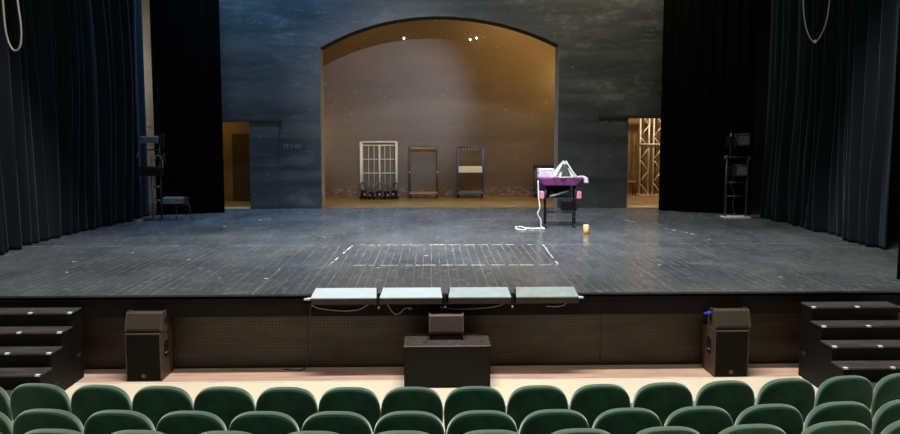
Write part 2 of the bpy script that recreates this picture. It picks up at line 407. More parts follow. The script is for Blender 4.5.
# sliding door tracks and leaves
b = MB(); b.box((-6.2, 17.79, 2.135), (-3.66, 17.849, 2.20)); struct(b.build('trim_3', 'soffit'))
b = MB(); b.box((4.16, 17.79, 2.237), (6.6, 17.849, 2.305)); struct(b.build('trim_4', 'soffit'))
b = MB(); b.box((-4.46, 17.815, .01), (-3.75, 17.846, 2.13)); d = struct(b.build('door_1', 'backwall'))
b = MB(); b.box((4.17, 17.815, .01), (4.895, 17.846, 2.232)); d = struct(b.build('door_2', 'backwall'))
# rear bay
b = MB(); b.box((-4.1, 21.05, -.05), (4.6, 21.2, 7)); struct(b.build('wall_bay', 'bay'))
b = MB(); b.box((-4.2, 18.4, -.05), (-4.1, 21.2, 7)); struct(b.build('wall_bay_left', 'bay'))
b = MB(); b.box((4.6, 18.4, -.05), (4.7, 22.2, 7)); struct(b.build('wall_bay_right', 'bay'))
b = MB(); b.box((-9, 18.4, 7), (9.4, 22.2, 7.1)); struct(b.build('ceiling_bay', 'ceil'))
b = MB(); b.box((-9, 19.75, -.05), (-4.2, 19.85, 4)); struct(b.build('wall_left_room', 'ochre'))
b = MB(); b.box((-9, 17.86, -.002), (-4.21, 19.75, .002)); struct(b.build('floor_left_room', 'ochrefloor'))
b = MB(); b.box((4.7, 22.05, -.05), (9.4, 22.15, 4)); struct(b.build('wall_right_room', 'ochre'))
b = MB(); b.box((4.71, 17.86, -.002), (9.4, 22.05, .002)); struct(b.build('floor_right_room', 'ochrefloor'))
b = MB(); b.box((-9, 18.4, 3.9), (-4.2, 19.75, 4)); struct(b.build('ceiling_left_room', 'ochre'))
b = MB(); b.box((4.7, 18.4, 3.9), (9.4, 22.05, 4)); struct(b.build('ceiling_right_room', 'ochre'))
b = MB(); b.box((-5.40, 19.71, .02), (-4.70, 19.749, 1.84), .005); b.slot(1); b.box((-4.80, 19.67, .86), (-4.74, 19.71, .89))
struct(b.build('door_3', ['doork', 'dark']))
# shell
b = MB(); b.box((-9.15, -9, -1), (-9, 22.2, 12.6)); struct(b.build('wall_left', 'aud'))
b = MB(); b.box((9.4, -9, -1), (9.55, 22.2, 12.6)); struct(b.build('wall_right', 'aud'))
b = MB(); b.box((-9.15, -9.15, -1), (9.55, -9, 12.6)); struct(b.build('wall_rear', 'aud'))
b = MB(); b.box((-9.15, -9.15, 12.5), (9.55, 9.3, 12.6)); struct(b.build('ceiling', 'ceil'))
b = MB(); b.box((-9.15, 9.3, 11.5), (9.55, 18.1, 11.6)); struct(b.build('ceiling_stage', 'ceil'))
b = MB(); b.box((-9, 17.85, 9), (9.4, 18.15, 11.5)); struct(b.build('wall_back_upper', 'ceil'))
# proscenium: head and two sides
b = MB(); b.box((-9, 8.98, 8.35), (9.4, 9.28, 12.5)); b.box((-9, 9.0, 0), (-6.2, 9.28, 8.35)); b.box((6.75, 9.0, 0), (9.4, 9.28, 8.35))
struct(b.build('wall_proscenium', 'aud'))
# tan plaster pier seen between the left side curtain and the black leg
b = MB(); b.box((-7.3, 17.0, 0), (-6.22, 17.84, 9)); b.box((-7.3, 16.985, 2.02), (-6.22, 17.0, 2.05)); struct(b.build('wall_pier', 'tan'))

# ------------------------------------------------------------------ drapes
def drape(name, label, cat, path, z1, mtl, amp=.10, wl=.30, seed=0, gather=1.0, group=None, z0=.012, hem=0.0):
    rnd = random.Random(seed)
    P = [Vector((*p, 0)) for p in path]
    L = [0]
    for a, c in zip(P, P[1:]): L.append(L[-1] + (c-a).length)
    nx = int(L[-1]/wl*16); nz = 30; b = MB(); grid = []
    ph = []; s_ = 0
    for k in range(nx+1):
        ph.append(s_); s_ += 2*math.pi/16*(1 + .75*noise.noise(Vector((k*.06, seed*7.1, 0))))
    for j in range(nz+1):
        v = (j/nz)**1.4; z = z0 + (z1-z0)*v; row = []
        for k in range(nx+1):
            s = L[-1]*k/nx
            q = max(i for i in range(len(P)-1) if L[i] <= s+1e-6)
            t = (s-L[q])/(L[q+1]-L[q]); p = P[q].lerp(P[q+1], t); d = (P[q+1]-P[q]).normalized(); n = Vector((-d.y, d.x, 0))
            low = max(0, 1 - z/3.2)
            drift = (.5 + 1.2*low)*noise.noise(Vector((s*.8, z*.35, seed)))
            a = amp*(.62 + .95*noise.noise(Vector((s*.8, z*.12, seed+3))))
            f = math.sin(ph[k] + drift*2.4) + .40*math.sin(ph[k]*2.13 + 1.3 + drift*3)*(.5 + noise.noise(Vector((s*.6, z*.2, seed+5)))) + .55*math.sin(ph[k]*.41 + seed)
            pin = min(1, s/.35 + .08, (L[-1]-s)/.35 + .08)
            off = pin*(.72*a*f + .9*amp*noise.noise(Vector((s*.9, z*.18, seed+9))))
            row.append(b.bm.verts.new((p.x+n.x*off, p.y+n.y*off, z)))
        grid.append(row)
    fs = [b.bm.faces.new((grid[j][k], grid[j][k+1], grid[j+1][k+1], grid[j+1][k])) for j in range(nz) for k in range(nx)]
    b._tag(fs, True)
    o = b.build(name, mtl); m = o.modifiers.new('thick', 'SOLIDIFY'); m.thickness = .012; m.offset = 0
    return tag(o, label, cat, group)
drape('side_curtain', 'long blue-black velvet side curtain along the left of the stage', 'curtain', [(-6.98, 9.6), (-6.90, 11.5), (-6.72, 13.6), (-6.37, 16.34)], 8.6, 'drape', .19, .25, 1, group='side curtains')
drape('side_curtain', 'long pleated blue-black velvet side curtain along the right of the stage', 'curtain', [(7.46, 15.9), (7.44, 14.2), (7.40, 12.6), (7.36, 11.35)], 8.6, 'drape', .20, .28, 2, group='side curtains')
drape('side_curtain', 'short dark side curtain at the far right behind the proscenium edge', 'curtain', [(7.5, 11.2), (7.66, 9.6)], 8.6, 'drape', .16, .25, 5, group='side curtains')
drape('black_drape', 'plain black leg drape left of the arch, hiding half the left doorway', 'curtain', [(-6.25, 16.47), (-4.85, 16.95)], 8.6, 'drapek', .05, .24, 3, group='black leg drapes')
drape('black_drape', 'plain black leg drape right of the right doorway, behind the ladder stand', 'curtain', [(5.46, 17.07), (7.35, 16.25)], 8.6, 'drapek', .05, .24, 4, group='black leg drapes')
drape('house_curtain', 'edge of a drawn black house curtain at the right end of the stage front', 'curtain', [(6.035, 9.05), (6.70, 9.10)], 8.3, 'drapek', .035, .15, 6)

# ------------------------------------------------------------------ hanging cable loops
def smooth_pts(pts, n=8):
    P = [Vector(p) for p in pts]; P = [P[0]*2-P[1]] + P + [P[-1]*2-P[-2]]; out = []
    for i in range(1, len(P)-2):
        for k in range(n):
            t = k/n; a, q, c, d = P[i-1:i+3]
            out.append(.5*((2*q) + (-a+c)*t + (2*a-5*q+4*c-d)*t*t + (-a+3*q-3*c+d)*t**3))
    out.append(P[-2]); return out
b = MB(); b.tube(smooth_pts([(-6.082, 10.60, 7.735), (-6.091, 10.60, 4.685), (-6.082, 10.60, 3.698), (-6.064, 10.60, 3.339), (-6.010, 10.60, 3.133), (-5.938, 10.60, 3.070), (-5.866, 10.60, 3.160), (-5.848, 10.60, 3.429), (-5.884, 10.60, 3.878), (-5.902, 10.60, 4.685), (-5.902, 10.60, 7.735)]), .014, 8)
tag(b.build('hanging_cable', 'cable'), 'grey cable hanging in a narrow loop before the left curtain', 'cable')
b = MB(); b.tube(smooth_pts([(6.40, 12.5, 8.4), (6.41, 12.5, 5), (6.42, 12.5, 4.2), (6.47, 12.5, 3.80), (6.56, 12.5, 3.55), (6.66, 12.5, 3.47), (6.76, 12.5, 3.58), (6.85, 12.5, 3.85), (6.89, 12.5, 4.3), (6.90, 12.5, 5), (6.90, 12.5, 8.4)]), .011, 8)
o = tag(b.build('hanging_rope', 'rope'), 'pale rope loop with a white knot hanging before the right curtain', 'rope')
b = MB()
b.lathe([(.004, 3.44), (.022, 3.45), (.03, 3.47), (.022, 3.49), (.004, 3.50)], 6.66, 12.5, 12); b.build('knot', 'tape', o)

# ------------------------------------------------------------------ footlight battens on the lip
def footlight(x0, x1, lid, label):
    t = thing('footlight_batten', label, 'stage light', ((x0+x1)/2, 8.36, 0), 0, 'footlights along the stage edge')
    h = (x1-x0)/2
    b = MB(); b.prism([(-.055, -.095), (-.055, -.028), (.172, .03), (.172, .004), (.074, .0015), (.070, -.095)], 'x', -h, h); b.build('housing', 'bodyb', t)
    b = MB()
    A = [(-h-.005, -.070, -.023), (h+.005, -.070, -.023), (h-.012, .178, .040), (-h+.02, .178, .040)]
    vs = [b.bm.verts.new(p) for p in A] + [b.bm.verts.new((p[0], p[1], p[2]+.012)) for p in A]
    b._tag([b.bm.faces.new([vs[k] for k in q]) for q in ((3,2,1,0),(4,5,6,7),(0,1,5,4),(1,2,6,5),(2,3,7,6),(3,0,4,7))])
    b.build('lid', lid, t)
    for sx in (-1, 1):
        b = MB(); b.prism([(-.055, -.095), (-.055, -.026), (.174, .032), (.174, .004), (.074, .002), (.070, -.095)], 'x', sx*(h+.001), sx*(h+.004)); b.build('end_plate', 'dark', t)
    return t
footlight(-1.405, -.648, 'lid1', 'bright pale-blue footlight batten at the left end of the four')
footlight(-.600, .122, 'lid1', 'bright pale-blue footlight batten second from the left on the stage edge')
footlight(.205, .930, 'lid2', 'dimmer-lit pale grey footlight batten third from the left on the stage edge')
footlight(1.000, 1.730, 'lid3', 'dimmest-lit grey footlight batten at the right end of the four')
def bracket(x, label):
    t = thing('footlight_bracket', label, 'bracket', (x, 8.42, 0), 0, 'brackets between the footlights')
    b = MB(); b.box((-.014, -.016, -.20), (.014, .014, .022), .003); b.box((-.05, -.020, -.13), (.05, .012, -.105), .003); b.build('upright', 'black', t)
    b = MB(); b.tube(smooth_pts([(-.011, -.03, -.045), (-.012, -.03, 0), (-.006, -.03, .022), (.007, -.03, .022), (.011, -.03, 0)]), .005, 6); b.build('hook', 'steel', t)
    b = MB(); b.lathe([(.006, -.165), (.013, -.16), (.013, -.15), (.006, -.145)], 0, -.026, 10); b.build('wing_nut', 'steel', t)
bracket(-.624, 'black bracket between the two bright footlight battens')
bracket(.164, 'black bracket between the bright and the dull footlight battens')
bracket(.965, 'black bracket between the two dull footlight battens')
def cable(name, label, pts, r, m, cat='cable', group=None):
    b = MB(); b.tube(smooth_pts(pts), r, 6); return tag(b.build(name, m), label, cat, group)
G = 'cables hung under the footlights'
YC = 8.438
cable('footlight_cable', 'long grey cable sagging under the leftmost footlight batten', [(-1.42, YC, -0.135), (-1.33, YC, -0.170), (-1.15, YC, -0.195), (-.98, YC, -0.200), (-.86, YC, -0.185), (-.78, YC, -0.145), (-.74, YC, -0.115)], .008, 'cable', group=G)
cable('footlight_cable', 'grey cable looping down under the second footlight batten', [(-.535, YC, -0.115), (-.50, YC, -0.165), (-.46, YC, -0.225), (-.41, YC, -0.245), (-.36, YC, -0.220), (-.33, YC, -0.185), (-.24, YC, -0.160)], .008, 'cable', group=G)
cable('footlight_cable', 'black and grey cable running under the third footlight batten', [(.10, YC, -0.165), (.3, YC, -0.190), (.5, YC, -0.185), (.70, YC, -0.170), (.82, YC, -0.145), (.86, YC, -0.120)], .008, 'cable', group=G)
cable('footlight_cable', 'short grey cable curling from the right end of the rightmost footlight', [(1.37, YC, -0.160), (1.48, YC, -0.165), (1.58, YC, -0.150), (1.62, YC, -0.105)], .008, 'cable', group=G)
cable('footlight_cable', 'black cable drooping to the floor left of the footlights', [(-1.43, YC, -.11), (-1.44, YC, -.25), (-1.45, YC, -.5), (-1.47, 8.5, -.75), (-1.56, 8.58, FA+.02), (-1.8, 8.6, FA+.016)], .007, 'cablek', group=G)
for x, lb in ((-1.46, 'pale plug end beside the leftmost footlight batten'), (1.77, 'pale plug end beside the rightmost footlight batten')):
    b = MB(); b.tube([(x-.05, YC, -.062), (x+.01, YC, -.055), (x+.05, YC, -.058)], [.012, .016, .010], 10)
    tag(b.build('cable_plug', 'cablew'), lb, 'plug', 'plugs at the ends of the footlights')
b = MB(); b.tube([(-.285, YC, -.165), (-.255, YC, -.175), (-.22, YC, -.18)], [.013, .018, .012], 10); tag(b.build('cable_connector', 'gold'), 'small brass coloured connector under the second footlight batten', 'connector')

# ------------------------------------------------------------------ loudspeakers
def emblem(parent, x, y, z):
    """small round maker's emblem: ring with an angle inside"""
    b = MB(); n = 20
    for k in range(n):
        a0, a1 = 2*math.pi*k/n, 2*math.pi*(k+1)/n
        b.quad([(x+.024*math.cos(a0), y, z+.024*math.sin(a0)), (x+.024*math.cos(a1), y, z+.024*math.sin(a1)), (x+.019*math.cos(a1), y, z+.019*math.sin(a1)), (x+.019*math.cos(a0), y, z+.019*math.sin(a0))])
    b.box((x-.010, y-.002, z-.012), (x-.004, y, z+.012)); b.box((x-.004, y-.002, z-.012), (x+.010, y, z-.006))
    b.build('emblem', 'gold', parent)
def subwoofer(label, loc, side, w=.405, h=.545, d=.40, rz=0):
    t = thing('subwoofer', label, 'loudspeaker', loc, rz, 'floor subwoofers beside the stage stairs')
    b = MB(); e = .013; hw = w/2
    b.box((-hw, .012, 0), (-hw+e, d, h), .003); b.box((hw-e, .012, 0), (hw, d, h), .003)
    b.box((-hw+e, .012, h-e), (hw-e, d, h), .003); b.box((-hw+e, .012, 0), (hw-e, d, e), .003); b.box((-hw+e, d-e, e), (hw-e, d, h-e))
    b.build('cabinet', 'cab', t)
    b = MB(); b.box((-hw+e+.001, .008, e+.001), (hw-e-.001, .035, h-e-.001), .004); b.build('grille', 'grille', t)
    sx = side*hw
    b = MB(); b.prism([(.12, .27), (.12, .41), (.15, .44), (.23, .44), (.26, .41), (.26, .27), (.22, .25), (.16, .25)], 'x', sx-.004 if side < 0 else sx-.004, sx+.004); b.build('handle_recess', 'black', t)
    b = MB(); b.tube([(sx+side*.010, .13, .295), (sx+side*.016, .19, .30), (sx+side*.010, .25, .295)], .011, 8); b.build('handle', 'dark', t)
    emblem(t, .0, .006, .065)
    return t
def monitor(label, loc, rz=0, w=.42, grille='grilleb', plug=False):
    t = thing('stage_monitor', label, 'loudspeaker', loc, rz, 'wedge monitors on the subwoofers')
    prof = [(.005, .022), (0, .05), (.055, .222), (.08, .238), (.19, .232), (.27, .09), (.27, .018), (.245, 0), (.03, 0)]
    b = MB(); hw = w/2
    for s_ in (-1, 1): b.prism(prof, 'x', s_*hw - (0 if s_ < 0 else .018), s_*hw + (.018 if s_ < 0 else 0))
    b.prism([(.022, .012), (.022, .05), (.070, .21), (.09, .226), (.185, .22), (.26, .09), (.26, .028), (.24, .012)], 'x', -hw+.018, hw-.018)
    b.build('cabinet', 'cab', t)
    b = MB(); b.prism([(.0045, .028), (.003, .05), (.056, .218), (.071, .211), (.0225, .05), (.0225, .028)], 'x', -hw+.0185, hw-.0185); b.build('grille', grille, t)
    n = 12; vs = [(.15+.042*math.cos(2*math.pi*k/n), .115+.042*math.sin(2*math.pi*k/n)) for k in range(n)]
    for s_ in (-1, 1):
        b = MB(); b.prism(vs, 'x', s_*hw-.003, s_*hw+.003); b.build('side_handle', 'black', t)
    if plug:
        b = MB(); b.tube([(-hw-.003, .15, .17), (-hw-.05, .15, .17)], .022, 10); b.tube([(-hw-.05, .15, .17), (-hw-.085, .15, .165)], .012, 10); b.build('connector', 'blueplug', t)
    return t
subwoofer('dark subwoofer with brown edges beside the left stage stairs', (-3.345, 8.235, FA+.0045), 1, h=.565)
monitor('brown wedge monitor on the subwoofer beside the left stairs', (-3.345, 8.27, FA+.5697))
subwoofer('dark subwoofer with brown edges beside the right stage stairs', (3.54, 8.20, FA+.0045), -1, h=.560)
monitor('brown wedge monitor with a blue plug on the right subwoofer', (3.56, 8.235, FA+.5647), plug=True)
# wide double subwoofer in the centre
t = thing('double_subwoofer', 'wide low black double subwoofer in the centre before the stage', 'loudspeaker', (.178, 7.95, FA+.0))
b = MB(); b.box((-.49, .012, 0.012), (.49, .50, .475), .005); b.box((-.43, .03, 0), (-.35, .3, .012)); b.box((.35, .03, 0), (.43, .3, .012)); b.build('cabinet', 'cabd', t)
b = MB(); b.box((-.475, .0, .03), (.475, .0118, .47), .004); b.build('front_panel', 'cabd', t)
b = MB(); b.box((-.492, -.002, .4755), (.492, .505, .4935), .003); b.build('top_panel', 'subtop', t)
b = MB(); b.box((-.493, -.006, .485), (.493, -.0022, .495), .001); b.build('edge_strip', 'steel', t)
b = MB(); b.lathe([(.004, .2), (.006, .202), (.004, .204)], -.45, -.003, 8); b.build('screw', 'steel', t)
t = monitor('brown wedge monitor on the wide central subwoofer', (.172, 8.165, FA+.5437), w=.405, grille='cabm')
b = MB(); b.box((-.17, .03, -.05), (.17, .25, -.0005), .004); b.build('base_block', 'soffit', t)

# ------------------------------------------------------------------ stage stairs
def stairs(label, x0, x1, yback, ztop, dy, dz, near, xs_marks, group):
    t = thing('stage_stairs', label, 'stairs', ((x0+x1)/2, yback, FA+.0), 0, group)
    cx = (x0+x1)/2; n = 5; top = ztop - FA
    f0 = .245
    prof = [(0, 0.004), (0, top-.02)]; y = 0; z = top
    edges = []
    y = -f0
    for k in range(n):
        edges.append((y, z)); z -= dz; y -= dy
    pr = [(0, .004), (0, top-.022)]
    for k, (yy, zz) in enumerate(edges):
        pr += [(yy+.012, zz-.022), (yy+.012, (zz-dz-.022) if k < n-1 else .004)]
    b = MB(); b.prism(pr, 'x', x0-cx, x1-cx); b.build('carcass', 'stair', t)
    for k, (yy, zz) in enumerate(edges):
        back = 0 if k == 0 else edges[k-1][0] + .011
        b = MB(); b.box((x0-cx-.008, yy, zz-.0218), (x1-cx+.008, back, zz), .004); o = b.build('tread', 'tread', t)
        for xm in xs_marks:
            b = MB(); b.box((xm-cx-.024, yy-.002, zz-.015), (xm-cx+.024, yy+.03, zz+.0015)); b.build('tape_mark', 'tape', o)
    sx = (x1 if near > 0 else x0) - cx
    for yy, zz in ((-.10, .30), (-.62, .14)):
        b = MB(); b.prism([(yy-.045, zz), (yy-.03, zz+.022), (yy+.03, zz+.022), (yy+.045, zz), (yy+.03, zz-.022), (yy-.03, zz-.022)], 'x', sx-.003, sx+.003); b.build('hand_slot', 'soffit', t)
    return t
stairs('black stage stairs with white nosing marks at the left, by the left subwoofer', -5.25, -4.12, 8.43, -.138, .24, .161, 1, (-4.137, -4.58, -5.05), 'stage stairs')
stairs('black stage stairs with white nosing marks at the right, by the right subwoofer', 4.38, 5.40, 8.27, -.088, .228, .163, -1, (4.40, 4.91, 5.45), 'stage stairs')

# ------------------------------------------------------------------ theatre seats
def outline(n=44, a=.2545, b_=.255, zc=.596, zlow=.42, nn=2.75):
    pts = []
    for k in range(n+1):
        th = math.pi*k/n; c, s = math.cos(th), math.sin(th)
        pts.append((a*math.copysign(abs(c)**(2/nn), c), zc + b_*abs(s)**(2/nn)))
    lo = [(-a*.985, zc-.08), (-a*.95, zlow+.03), (-a*.86, zlow), (a*.86, zlow), (a*.95, zlow+.03), (a*.985, zc-.08)]
    return pts + lo
def pad(name, loops, m, parent, tilt=R(9), zp=.42):
    pts = outline(); cz = .60; b = MB(); rings = []
    for inset, y in loops:
        ring = []
        for (x, z) in pts:
            r_ = math.hypot(x, z-cz); k = max(0, (r_-inset)/r_)
            xx, zz = x*k, cz+(z-cz)*k
            yy = y - .10*(xx*xx)*0 + .35*xx*xx           # slight wrap of the back
            zr = zz-zp; ring.append(b.bm.verts.new((xx, yy*math.cos(tilt) - zr*math.sin(tilt), zp + zr*math.cos(tilt) + yy*math.sin(tilt))))
        rings.append(ring)
    n = len(pts); fs = []
    for A, B in zip(rings, rings[1:]):
        for q in range(n): fs.append(b.bm.faces.new((A[q], A[(q+1) % n], B[(q+1) % n], B[q])))
    fs.append(b.bm.faces.new(rings[0][::-1])); fs.append(b.bm.faces.new(rings[-1]))
    b._tag(fs, True); return b.build(name, m, parent)
def make_seat():
    t = thing('theatre_seat', '', 'seat')
    pad('back_cushion', [(.10, -.012), (.03, -.012), (.004, -.012), (.001, -.008), (0, 0), (0, .026), (.006, .040), (.02, .050), (.06, .060), (.12, .062)], 'velvet', t)
    pad('back_panel', [(.16, -.020), (.06, -.0195), (.022, -.018), (.0105, -.0148), (.0095, -.0124)], 'velvetb', t)
    b = MB(); b.box((-.215, .10, .36), (.215, .52, .47), .03); b.build('seat_cushion', 'velvet', t, True)
    for s_ in (-1, 1):
        b = MB(); b.box((s_*.222-.012, .06, .02), (s_*.222+.012, .36, .405), .006); b.box((s_*.222-.02, .05, .0), (s_*.222+.02, .42, .02), .004); b.build('side_leg', 'black', t)
    return t
proto = make_seat(); first = [True]
ORD = ['', 'first', 'second', 'third', 'fourth', 'fifth', 'sixth', 'seventh', 'eighth']
def seat_row(rowname, xs, y0, x0c, curv, zf, group):
    n = len(xs)
    for i, x in enumerate(xs):
        if first[0]: o = proto; first[0] = False
        else: o = copy_tree(proto)
        o.location = (x, y0 + curv*(x-x0c)**2, zf); o.rotation_euler.z = 2*curv*(x-x0c)
        side = f'{ORD[i+1]} from the left edge' if i < (n+1)//2 else f'{ORD[n-i]} from the right edge'
        o['label'] = f'green velvet theatre seat in {rowname}, {side}'; o['group'] = group
seat_row('the row nearest the stage', [-3.76, -3.235, -2.715, -2.2, -1.69, -1.18, -.670, -.16, .352, .868, 1.388, 1.918, 2.452, 2.99, 3.52, 4.05], 5.715, .1, .0145, FA, 'green seats in the row nearest the stage')
seat_row('the middle visible row', [-3.245, -2.728, -2.212, -1.698, -1.184, -.671, -.158, .356, .873, 1.395, 1.918, 2.443, 2.975, 3.505], 4.935, .2, .0125, FA+.11, 'green seats in the middle visible row')
seat_row('the row nearest the viewer', [-2.815, -2.293, -1.772, -1.240, -.712, -.175, .358, .903, 1.443, 1.978, 2.527, 3.07], 4.23, .2, .0135, FA+.27, 'green seats in the row nearest the viewer')

# ------------------------------------------------------------------ lighting stands
def lamp_head(parent, c, w, h, d, m='lensb', face='glass', yoke=True):
    x, y, z = c
    b = MB(); b.prism([(y-d/2, z-h*.5), (y-d/2, z+h*.35), (y-d*.3, z+h*.5), (y+d*.4, z+h*.5), (y+d/2, z+h*.2), (y+d/2, z-h*.5)], 'x', x-w/2, x+w/2); o = b.build('lamp_head', m, parent)
    b = MB(); b.box((x-w/2+.015, y-d/2-.006, z-h*.42), (x+w/2-.015, y-d/2-.0003, z+h*.3), .002); b.build('lens', face, o)
    if yoke:
        b = MB(); b.tube([(x-w/2-.012, y, z), (x-w/2-.012, y, z-h*.8), (x+w/2+.012, y, z-h*.8), (x+w/2+.012, y, z)], .008, 6); b.build('yoke', 'dark', o)
    return o
t = thing('lighting_stand', 'ladder-like black lighting boom with lamps beside the tan pier, left', 'lighting stand', (-5.95, 15.72, 0))
b = MB(); b.box((-.30, -.16, .0), (.22, .16, .022), .004); b.build('base_plate', 'dark', t)
b = MB(); b.tube([(-.09, 0, .022), (-.09, 0, 1.36)], .022, 10); b.build('upright', 'steel', t)
b = MB(); b.tube([(.09, 0, .022), (.09, 0, 1.80)], .020, 10); b.build('upright', 'dark', t)
for z in (.42, .72, 1.10): b = MB(); b.tube([(-.09, 0, z), (.09, 0, z)], .016, 8); b.build('rung', 'steel', t)
b = MB(); b.box((-.32, -.03, 1.50), (.10, .03, 1.53), .004); b.tube([(-.02, 0, 1.53), (.02, 0, 1.64)], .014, 8); b.build('cross_arm', 'dark', t)
lamp_head(t, (-.08, -.02, 1.735), .36, .15, .22)
b = MB(); b.tube(smooth_pts([(-.30, 0, 1.5), (-.36, -.02, 1.44), (-.38, -.03, 1.36)]), .01, 6); b.build('safety_cable', 'cable', t)
lamp_head(t, (-.06, -.10, 1.06), .46, .20, .16, 'black', 'black', False)
b = MB(); b.tube(smooth_pts([(.0, -.05, 1.30), (.05, -.06, 1.40), (.13, -.06, 1.36), (.17, -.06, 1.22), (.15, -.06, 1.08), (.08, -.09, 1.0)]), .012, 6); b.build('cable_loop', 'cable', t)
b = MB(); b.box((.10, -.06, 1.26), (.19, .06, 1.44), .01); b.build('clamp', 'dark', t)
b = MB(); b.box((.12, -.07, 1.56), (.20, .05, 1.86), .01); b.build('dimmer_pack', 'black', t)
b = MB(); b.box((-7.0+.70, 16.97-.0, .32), (-6.22, 16.999, .46), .005); tag(b.build('socket_box', 'steel'), 'small grey socket box on the tan pier', 'socket box')

t = thing('floor_lamp_stand', 'low floor spotlight on a short post right of the left boom', 'stage light', (-5.50, 15.58, 0))
b = MB(); b.box((-.28, -.10, 0), (.20, .10, .02), .004); b.build('base_plate', 'steel', t)
b = MB(); b.tube([(0, 0, .02), (0, 0, .36)], .016, 8); b.build('post', 'dark', t)
lamp_head(t, (-.02, -.02, .435), .42, .14, .20)
b = MB(); b.box((.17, -.06, .34), (.25, .08, .50), .01); b.build('ballast', 'dark', t)
cable('lamp_cable', 'black cable curling down right of the low floor spotlight', [(-5.27, 15.58, .38), (-5.20, 15.56, .28), (-5.18, 15.55, .12), (-5.12, 15.6, .012), (-5.0, 15.8, .012)], .010, 'cablek')
cable('lamp_cable', 'grey cable coiled on the floor left of the left boom', [(-6.14, 15.45, .012), (-6.18, 15.36, .012), (-6.26, 15.34, .012), (-6.32, 15.42, .012), (-6.28, 15.50, .012), (-6.20, 15.50, .014), (-6.17, 15.42, .034), (-6.23, 15.37, .034)], .011, 'cable')

t = thing('ladder_light_stand', 'dark ladder stand with two lamps before the right black leg', 'lighting stand', (6.78, 15.78, 0))
b = MB(); b.box((-.30, -.14, 0), (.30, .14, .022), .004); b.build('base_plate', 'tape', t)
for sx in (-1, 1): b = MB(); b.tube([(sx*.235, 0, .022), (sx*.235, 0, 1.38)], .024, 10); b.build('upright', 'dark', t)
for z in (.48, .78, 1.34): b = MB(); b.tube([(-.235, 0, z), (.235, 0, z)], .02, 8); b.build('rung', 'dark', t)
b = MB(); b.tube([(-.16, 0, 1.34), (-.16, 0, 1.86)], .018, 8); b.build('mast', 'dark', t)
for sx in (-1, 1): b = MB(); b.lathe([(.01, 1.27), (.035, 1.28), (.035, 1.36), (.01, 1.37)], sx*.27, 0, 10); b.build('corner_knob', 'dark', t)
lamp_head(t, (.07, -.03, 1.73), .26, .27, .24, 'dark', 'glass')
lamp_head(t, (.05, -.03, 1.06), .25, .26, .24, 'dark', 'glass')
b = MB(); b.box((-.24, -.08, 1.58), (-.10, .06, 1.80), .015); b.build('ballast', 'black', t)
b = MB(); b.box((-.24, -.08, .95), (-.13, .06, 1.12), .015); b.build('dimmer_pack', 'black', t)
b = MB(); b.tube(smooth_pts([(-.05, 0, .92), (-.10, .03, .7), (-.03, .03, .5), (-.06, .03, .25), (.03, .03, .035)]), .012, 6); b.build('cable_tail', 'cablek', t)

# ------------------------------------------------------------------ trolleys in the rear bay
def castors(t, xs, ys, z=.0):
    for x in xs:
        for y in ys:
            b = MB(); b.tube([(x-.016, y, .055), (x+.016, y, .055)], .052, 12); b.box((x-.022, y-.02, .06), (x+.022, y+.02, .115)); b.build('castor', 'black', t)
YB = 20.62
t = thing('roll_cage', 'tall ivory roll cage with wire bars at the left of the bay', 'trolley', (-1.49, YB, 0), 0, 'trolleys along the bay wall')
castors(t, (-.45, .45), (-.14, .14))
b = MB(); b.box((-.51, -.2, .115), (.51, .2, .155), .005); b.build('base', 'bluek', t)
b = MB()
for y in (-.19, .19):
    for x in (-.50, .50): b.tube([(x, y, .155), (x, y, 1.60)], .028, 8)
for x in (-.50, .50):
    for z in (.6, 1.05, 1.58): b.tube([(x, -.19, z), (x, .19, z)], .016, 6)
b.build('side_frame', 'cagew', t)
b = MB(); b.tube([(-.50, .19, 1.60), (.50, .19, 1.60)], .024, 8); b.tube([(-.50, -.19, 1.60), (.50, -.19, 1.60)], .02, 8)
b.tube([(-.47, .19, 1.50), (.47, .19, 1.50)], .018, 8); b.tube([(0, .19, .155), (0, .19, 1.50)], .028, 8)
b.tube([(-.47, .19, 1.10), (.47, .19, 1.10)], .013, 6); b.tube([(-.47, .19, .70), (.47, .19, .70)], .015, 6)
b.build('back_frame', 'cagew', t)
b = MB()
for x in (-.31, -.155, .155, .31): b.tube([(x, .19, .155), (x, .19, 1.50)], .008, 6)
b.build('wire_bars', 'cagew', t)
# black clamps in front of it
random.seed(11)
def clamp(x, y, z, rz, s, label):
    t = thing('lighting_clamp', label, 'clamp', (x, y, z), rz, 'black clamps before the roll cage')
    t.scale = (s, s, s)
    b = MB(); b.box((-.05, -.04, .06), (.05, .04, .17), .012); b.box((-.065, -.045, 0), (-.03, .045, .06), .006); b.box((.03, -.045, 0), (.065, .045, .06), .006); b.build('body', 'black', t)
    b = MB(); b.tube(smooth_pts([(-.04, 0, .155), (-.06, 0, .24), (-.01, 0, .31), (.05, 0, .29), (.065, 0, .21)]), .018, 8); b.build('hook', 'bluek', t)
    b = MB(); b.tube([(.0, -.04, .09), (.0, -.065, .09)], .014, 8); b.lathe([(.006, .065), (.022, .07), (.022, .11), (.006, .115)], 0, -.08, 8); b.build('bolt', 'steel', t)
for k, (x, y, rz, s, lb) in enumerate([(-1.90, YB-.40, .3, 1.55, 'black clamp at the left end of the row before the roll cage'), (-1.68, YB-.44, -.3, 1.25, 'black clamp second from left before the roll cage'), (-1.47, YB-.40, .25, 1.45, 'black clamp in the middle of the row before the roll cage'),
        (-1.25, YB-.43, .35, 1.35, 'black clamp second from right before the roll cage'), (-1.03, YB-.40, -.3, 1.5, 'black clamp at the right end of the row before the roll cage')]):
    clamp(x, y, .0, rz, s, lb)
